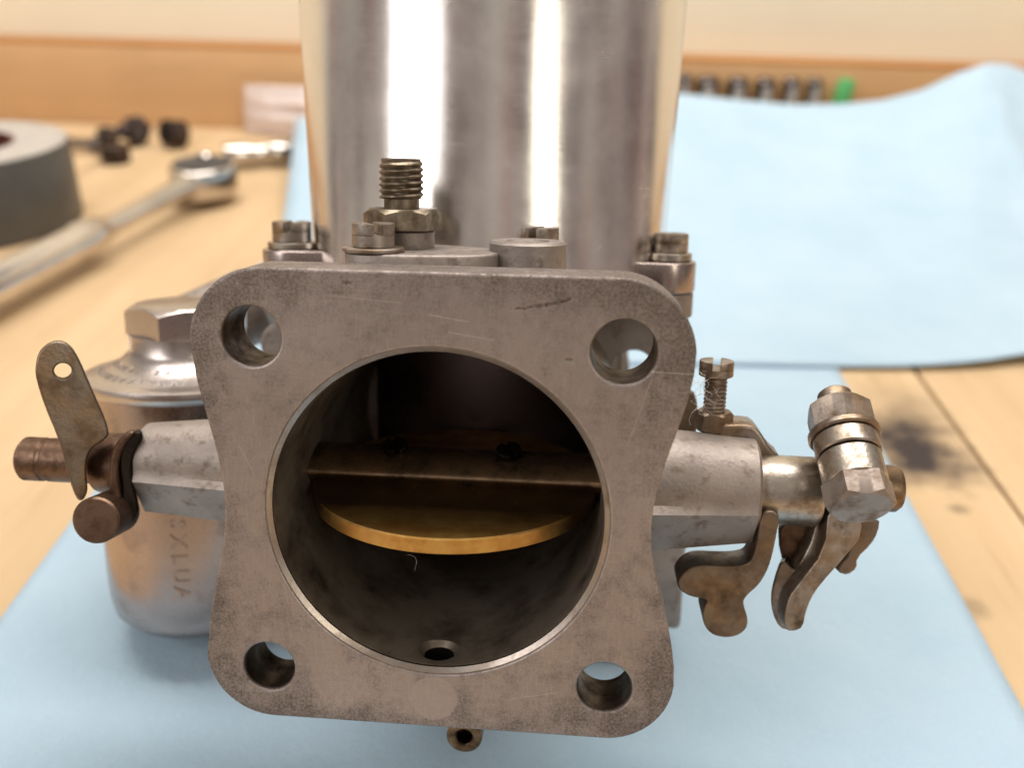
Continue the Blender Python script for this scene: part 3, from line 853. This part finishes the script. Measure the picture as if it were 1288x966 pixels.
# brass plug under the flange
pp = P(588, 909, 14)
obj('drain_plug', lathe(bmesh.new(), [(0, 12.4), (1.4, 12.4), (1.4, 9.8), (1.7, 9.5), (2.7, 9.5), (3.1, 9.9), (3.1, 30), (0, 30)], (pp.x, 0, pp.z), (0, 1, 0), 36), 'shaft', carb)

# ---- float bowl and lid
bowl = obj('float_bowl', lathe(bmesh.new(), [(0, BZ), (BR - 6, BZ), (BR - 3, BZ + .8), (BR - 1.0, BZ + 3), (BR - .3, BZ + 6.5), (BR, BZ + 12), (BR, P(240, 517, BY - BR - 1.5).z), (0, P(240, 517, BY - BR - 1.5).z)], (BX, BY, 0), (0, 0, 1), 96), 'polish', carb)
RL = BX - P(120, 492, BY).x; RN = (BX - P(168, 440, BY).x) * .95
ZR = P(240, 517, BY - RL).z + 2.2
ZN, ZH, ZT = P(200, 456, BY - RN).z, P(200, 429, BY - RN).z, P(185, 386, BY - RN * .6).z
KB = RL / 22.6
lid = obj('bowl_lid', lathe(bmesh.new(), [(0, ZR - 2.2), (RL - 1.6, ZR - 2.2), (RL - 1.0, ZR - 2.0), (RL - .2, ZR - 1.2), (RL, ZR - .3), (RL - .2, ZR + .6), (RL - 1.2, ZR + 1.1), (RL - 2.6, ZR + 1.2), (RL - 3.4, ZR + 1.6),
    (lerp(RL, RN, .45), lerp(ZR, ZN, .42)), (lerp(RL, RN, .8), lerp(ZR, ZN, .78)), (RN + .6, ZN + .4), (RN, ZN + 1.4), (RN, ZH), (0, ZH)], (BX, BY, 0), (0, 0, 1), 96), 'lid', carb)
obj('lid_nut', hexnut(bmesh.new(), 2 * RN * .90, ZT - ZH, (BX, BY, ZH - .02), (0, 0, 1), math.radians(-2)), 'lid', lid)
obj('fuel_arm', boxbm(bmesh.new(), (BX + 12, BY - 7, -40), (-24, BY + 7, -24), 2, 3), 'cast', carb)
obj('inlet_elbow', lathe(bmesh.new(), rod(9.5, 0, 24, 3), P(222, 428, 84), (P(300, 392, 92) - P(222, 428, 84)), 32), 'cast', lid)
el_a, el_b = Vector((BX + 2, BY + 6, ZR + 2.5)), P(250, 414, 87)
obj('inlet_neck', lathe(bmesh.new(), rod(6.5, 0, (el_b - el_a).length + 2, .8), el_a, el_b - el_a, 32), 'cast', lid)
def letters(text, size, depth, mapper, parent, mat, name='raised_letter'):
    "raised characters laid on a curved face, one mesh per character"
    for i, chh in enumerate(text):
        if chh == ' ': continue
        cu = bpy.data.curves.new('t', 'FONT'); cu.body = chh; cu.size = size; cu.extrude = depth; cu.align_x = 'CENTER'
        cu.bevel_depth = .02 * size; cu.resolution_u = 2; cu.bevel_resolution = 1
        o = bpy.data.objects.new('t', cu); C.objects.link(o)
        me = bpy.data.meshes.new_from_object(o.evaluated_get(bpy.context.evaluated_depsgraph_get()))
        bpy.data.objects.remove(o); bpy.data.curves.remove(cu)
        bm = bmesh.new(); bm.from_mesh(me); bpy.data.meshes.remove(me)
        for v in bm.verts: v.co = mapper(i, v.co.copy())
        obj(name, bm, mat, parent)
# column of raised letters down the bowl: reading direction runs downwards
zl = P(222, 655, 44).z
c_px = P(226, 700, 43)
phi0 = math.atan2(c_px.y - BY, c_px.x - BX)
def bowl_map(i, co):
    z = zl - i * 3.9 - co.x * 1.0
    phi = phi0 + (co.y - 1.3) / BR
    rr = BR + co.z
    return Vector((BX + rr * math.cos(phi), BY + rr * math.sin(phi), z))
letters('SXLUA', 4.6, .14, bowl_map, bowl, 'polish')
def lid_map(r0, z0, a0, da, slope):
    def f(i, co):
        a = a0 + da * i + co.x / r0
        sl = Vector((RN - RL, ZN - ZR)).normalized()
        rr = r0 + co.y * sl.x + co.z * sl.y
        z = z0 + co.y * sl.y - co.z * sl.x + .12
        return Vector((BX + rr * math.cos(a), BY + rr * math.sin(a), z))
    return f
letters('AUNTHUVEITNHAU', 2.2, .04, lid_map(lerp(RL, RN, .36), lerp(ZR, ZN, .34), math.radians(-158), math.radians(7.5), 0), lid, 'lid')
letters('IANTVHIEAN', 1.9, .04, lid_map(lerp(RL, RN, .66), lerp(ZR, ZN, .64), math.radians(-150), math.radians(8.5), 0), lid, 'lid')

# lint caught on the adjusting screw and a hair in the bore
def fibres(seeds, n, spread, length, rr):
    bm = bmesh.new()
    for k in range(n):
        p = Vector(seeds[k % len(seeds)]) + Vector([random.uniform(-1, 1) * spread for _ in range(3)])
        d = Vector([random.uniform(-1, 1) for _ in range(3)]).normalized(); prev = None
        for q_ in range(9):
            fm = frame(d)
            ring = [bm.verts.new(p + fm @ Vector((rr * math.cos(a), rr * math.sin(a), 0))) for a in (0, 2.1, 4.2)]
            if prev:
                for i_ in range(3): bm.faces.new((prev[i_], prev[(i_+1) % 3], ring[(i_+1) % 3], ring[i_]))
            prev = ring
            p = p + d * length / 8
            d = (d + Vector([random.uniform(-.6, .6) for _ in range(3)])).normalized()
    return bm
M['lint'] = simple('pale_lint', (.75, .72, .66), .8, .2)
lf = obj('lint_tuft', fibres([P(885, 478, 21), P(890, 490, 21), P(886, 505, 21)], 26, .8, 4.5, .025), 'lint')
lf.matrix_world = carb.matrix_world.copy(); tag(lf, 'wisp of fine pale lint clinging to the slotted adjusting screw', 'lint')
hf = obj('stray_hair', fibres([P(514, 700, 8)], 1, .3, 5, .02), 'lint')
hf.matrix_world = carb.matrix_world.copy(); tag(hf, 'single stray pale hair inside the dark bore under the throttle disc', 'hair')

# ------------------------------------------------------------------ things on the bench behind
def dup_mesh(name, src, mat): return obj(name, src.copy(), mat)
# duct tape
TH = 40.0
tc_ = T(-64, 181, TH); ctr = Vector((tc_.x, tc_.y, 0))
tape = tag(empty('tape_roll', ctr), 'roll of grey duct tape lying flat beside the ratchet wrench', 'tape')
obj('tape_winding', lathe(bmesh.new(), [(29.5, .05), (54, .05), (54.6, .8), (54.6, TH - .8), (54, TH), (53.6, TH), (29.5, TH)], (0, 0, 0), (0, 0, 1), 96, True), 'tape', tape)
obj('tape_edge', lathe(bmesh.new(), [(29.6, TH + .03), (53.8, TH + .03), (53.8, TH + .25), (29.6, TH + .25)], (0, 0, 0), (0, 0, 1), 96, True), 'tapeside', tape)
obj('card_core', lathe(bmesh.new(), [(27.6, .05), (29.4, .05), (29.4, TH + .5), (27.6, TH + .5)], (0, 0, 0), (0, 0, 1), 96, True), 'core', tape)

# ratchet wrench
rt = tag(empty('ratchet_wrench'), 'chrome ratchet wrench with dark round head lying beside the tape roll', 'wrench')
ra_ = T(-70, 393, 12); rb_ = T(257, 222, 14)
axr = (rb_ - ra_); LR = axr.length; ur = axr.normalized()
def rpos(px, py, z): 
    p = T(px, py, z); return (p - ra_).dot(ur)
t1, t2, t3 = rpos(78, 303, 13), rpos(110, 291, 13), rpos(222, 240, 13)
hb = obj('handle', lathe(bmesh.new(), [(0, -60), (7, -59), (8.3, -55), (8.3, t1 - 4), (9.2, t1), (9.2, t1 + 5), (7.5, t2), (5.6, t2 + 3), (4.9, t2 + 12), (4.8, (t2 + t3) / 2), (5.6, t3 - 6), (7.2, t3 + 4), (8, t3 + 12), (0, t3 + 12)], ra_, axr, 48), 'chrome', rt)
hd = rb_.copy()
fr = Matrix.Translation(Vector((hd.x, hd.y, 0)))
side = Vector((-ur.y, ur.x, 0))
pts = []
for i in range(48):
    a = 2 * PI * i / 48
    k = math.cos(a); rr = 18.0
    u = k * rr * (1.0 if k > 0 else 1.28); w = math.sin(a) * rr * (1 if k > 0 else (1 - .28 * k * k))
    pts.append(Vector((hd.x, hd.y)) + Vector((ur.x, ur.y)) * u + Vector((side.x, side.y)) * w)
b = slab([pts], 17, 3.0, 4); bmesh.ops.translate(b, vec=(0, 0, 13.2), verts=b.verts[:])
head = obj('head', b, 'chrome', rt)
obj('ratchet_plate', lathe(bmesh.new(), [(0, 21.75), (16.0, 21.75), (16.0, 22.2), (15, 22.6), (5, 22.3), (0, 22.3)], (hd.x, hd.y, 0), (0, 0, 1), 48), 'plate', head)
lvp = Vector((hd.x, hd.y, 22.3)) + ur * 8 + side * 3; lvp.z = 22.2
obj('reversing_lever', lathe(bmesh.new(), [(0, 0), (4.6, 0), (4.6, 2.2), (3.6, 3.2), (0, 3.2)], lvp, (0, 0, 1), 24), 'chrome', head)
obj('square_drive', boxbm(bmesh.new(), (hd.x - 4.7, hd.y - 4.7, .2), (hd.x + 4.7, hd.y + 4.7, 5.2), .6, 2), 'chrome', head)

# chrome extension bar lying behind the ratchet head
e0, e1 = T(282, 196, 8), T(392, 190, 8)
ex = tag(empty('extension_bar'), 'short chrome socket extension lying just past the ratchet head', 'extension bar')
el = (e1 - e0).length; ea = e1 - e0
obj('bar', lathe(bmesh.new(), [(0, 0), (6.2, 0), (7.6, 1.5), (7.6, el * .28), (6.3, el * .34), (6.3, el * .5), (8.2, el * .54), (8.2, el * .72), (7, el * .75), (7, el + 20), (0, el + 20)], Vector((e0.x, e0.y, 8.3)), Vector((ea.x, ea.y, 0)), 40), 'chrome', ex)
obj('collar', lathe(bmesh.new(), [(6, el * .755), (8.6, el * .76), (8.6, el + 4), (6, el + 5)], Vector((e0.x, e0.y, 8.6)), Vector((ea.x, ea.y, 0)), 40, True), 'chromedark', ex)

# dark nuts
def darknut(px, py, af, h, tilt, rz, label, lift=0, bolt=False):
    base = T(px, py, 0)
    o = empty('hex_nut', base + Vector((0, 0, lift)))
    tag(o, label, 'nut')
    bm = hexnut(bmesh.new(), af, h, (0, 0, 0), (0, 0, 1), rz, bore=af * .29, both=True)
    bmesh.ops.rotate(bm, cent=(0, 0, 0), matrix=Euler((tilt, 0, rz)).to_matrix(), verts=bm.verts[:])
    zm = min(v.co.z for v in bm.verts); bmesh.ops.translate(bm, vec=(0, 0, -zm + .05), verts=bm.verts[:])
    obj('nut_body', bm, 'blacknut', o)
    if bolt:
        bm = lathe(bmesh.new(), rod(af * .27, 0, h * 1.7, .4), (0, 0, .1 + h * .5), Vector((0, math.sin(-tilt), math.cos(tilt))), 24)
        obj('stud', bm, 'blacknut', o)
    return o
darknut(146, 204, 17, 11, .0, .3, 'blackened hex nut lying flat, in front of its pair by the tape roll')
darknut(136, 190, 12, 13, .35, .9, 'small blackened nut tipped against the flat nut by the tape roll')
darknut(172, 180, 17, 12, 1.25, .6, 'blackened nut standing on edge with a stud end, in the nut cluster', bolt=True)
darknut(231, 183, 17, 13, 1.35, -.5, 'lone blackened nut standing on edge between the nut cluster and the ratchet head')
b0 = T(118, 183, 5); b1 = T(86, 180, 5)
bl = tag(empty('small_bolt'), 'small grey steel bolt lying behind the tape roll', 'bolt')
axb = Vector((b1.x - b0.x, b1.y - b0.y, 0))
obj('bolt_head', hexnut(bmesh.new(), 10, 6, Vector((b0.x, b0.y, 5.8)), -axb, .3), 'chromedark', bl)
obj('shank', lathe(bmesh.new(), rod(3.4, 0, 24, .4), Vector((b0.x, b0.y, 5.8)), axb, 24), 'chromedark', bl)

# plastic bag against the board
bp0, bp1 = T(310, 168), T(430, 168)
bm = bmesh.new(); nu, nv = 40, 24
yb_ = YL - 6
wx = bp1.x - bp0.x; hb_ = V(330, 106, yb_).z
rows = []
for sgn in (1, -1):
    gr = []
    for r in range(nv + 1):
        t = r / nv; row = []
        for k in range(nu + 1):
            s = k / nu
            th = 9 * (math.sin(PI * s) * math.sin(PI * min(1, t * 1.02 + .0))) ** .6 * (1.25 - t * .5)
            wr_ = 1.6 * mn.noise(Vector((s * 4, t * 9, sgn * 2))) * math.sin(PI * s)
            ridge = 1.8 * math.sin(t * 20 + s) * math.sin(PI * s) * math.sin(PI * t)
            row.append(bm.verts.new((bp0.x + wx * s, yb_ - 12 + 9 * t - sgn * (th + wr_ * .5 + ridge + .2), .3 + hb_ * t + wr_ * .3 * math.sin(PI * t))))
        gr.append(row)
    for a, b in zip(gr, gr[1:]):
        for i in range(nu): bm.faces.new((a[i], a[i+1], b[i+1], b[i]))
bmesh.ops.remove_doubles(bm, verts=bm.verts[:], dist=.5)
tag(obj('plastic_bag', bm, 'bag', None, 60), 'small clear pinkish plastic bag leaning on the back board', 'bag')

# row of sockets along the board
ys = YL - 14
spec = [(862, 93, 17), (891, 97, 27.5), (929, 98, 25), (964, 99, 23), (997, 99, 20.5), (1026, 99, 18)]
words = ['cut from view by the polished chamber', 'widest one fully in view', 'second widest, between two others', 'middle sized', 'second narrowest', 'narrowest, beside the green one']
for (x, y, w), wd_ in zip(spec, words):
    top = V(x, y, ys); ww = w * (top - CAM).length / F / 1.0
    o = empty('socket', (top.x, ys, 0)); tag(o, 'glossy black socket standing by the back board, ' + wd_, 'socket', 'row of black sockets')
    R_ = ww / 2
    obj('socket_body', lathe(bmesh.new(), [(0, .05), (R_ - .5, .05), (R_, .6), (R_, top.z - 1), (R_ - .8, top.z), (R_ * .62, top.z), (R_ * .6, top.z - 5), (0, top.z - 5)], (0, 0, 0), (0, 0, 1), 40), 'sockblack', o)
    b = slab([chaikin([Vector((x_, z_)) for x_, z_ in ((-R_ * .5, top.z * .5), (R_ * .5, top.z * .5), (R_ * .5, top.z - 3.2), (-R_ * .5, top.z - 3.2))], 2)], R_ * .5, .2, 1)
    bmesh.ops.transform(b, matrix=Matrix(((1, 0, 0, 0), (0, 0, -1, -R_ * .8), (0, 1, 0, 0), (0, 0, 0, 1))), verts=b.verts[:])
    obj('painted_glint', b, 'glintplate', o)  # grey plate stands in for the highlight down the glossy socket's front
    obj('square_hole', boxbm(bmesh.new(), (-R_ * .42, -R_ * .42, top.z - 4.9), (R_ * .42, R_ * .42, top.z - 4.4), 0), 'dark', o)
top = V(1060, 98, ys); wgt = 22 * (top - CAM).length / F
o = empty('bit_holder', (top.x - 1.5, ys, 0)); tag(o, 'bright green plastic topped bit at the end of the black sockets', 'bit holder')
bmg = lathe(bmesh.new(), [(0, 12), (wgt * .40, 12), (wgt * .44, 14), (wgt * .5, top.z * .62), (wgt * .46, top.z - 3), (wgt * .34, top.z), (0, top.z)], (0, 0, 0), (.10, 0, 1), 8)
obj('green_grip', bmg, 'green', o, 30)
obj('black_base', lathe(bmesh.new(), rod(wgt * .36, .05, 12.4, .5), (0, 0, 0), (0, 0, 1), 32), 'sockblack', o)
print('cam', CAM, 'carb', CARB, 'YL', YL, 'LIPH', LIPH)
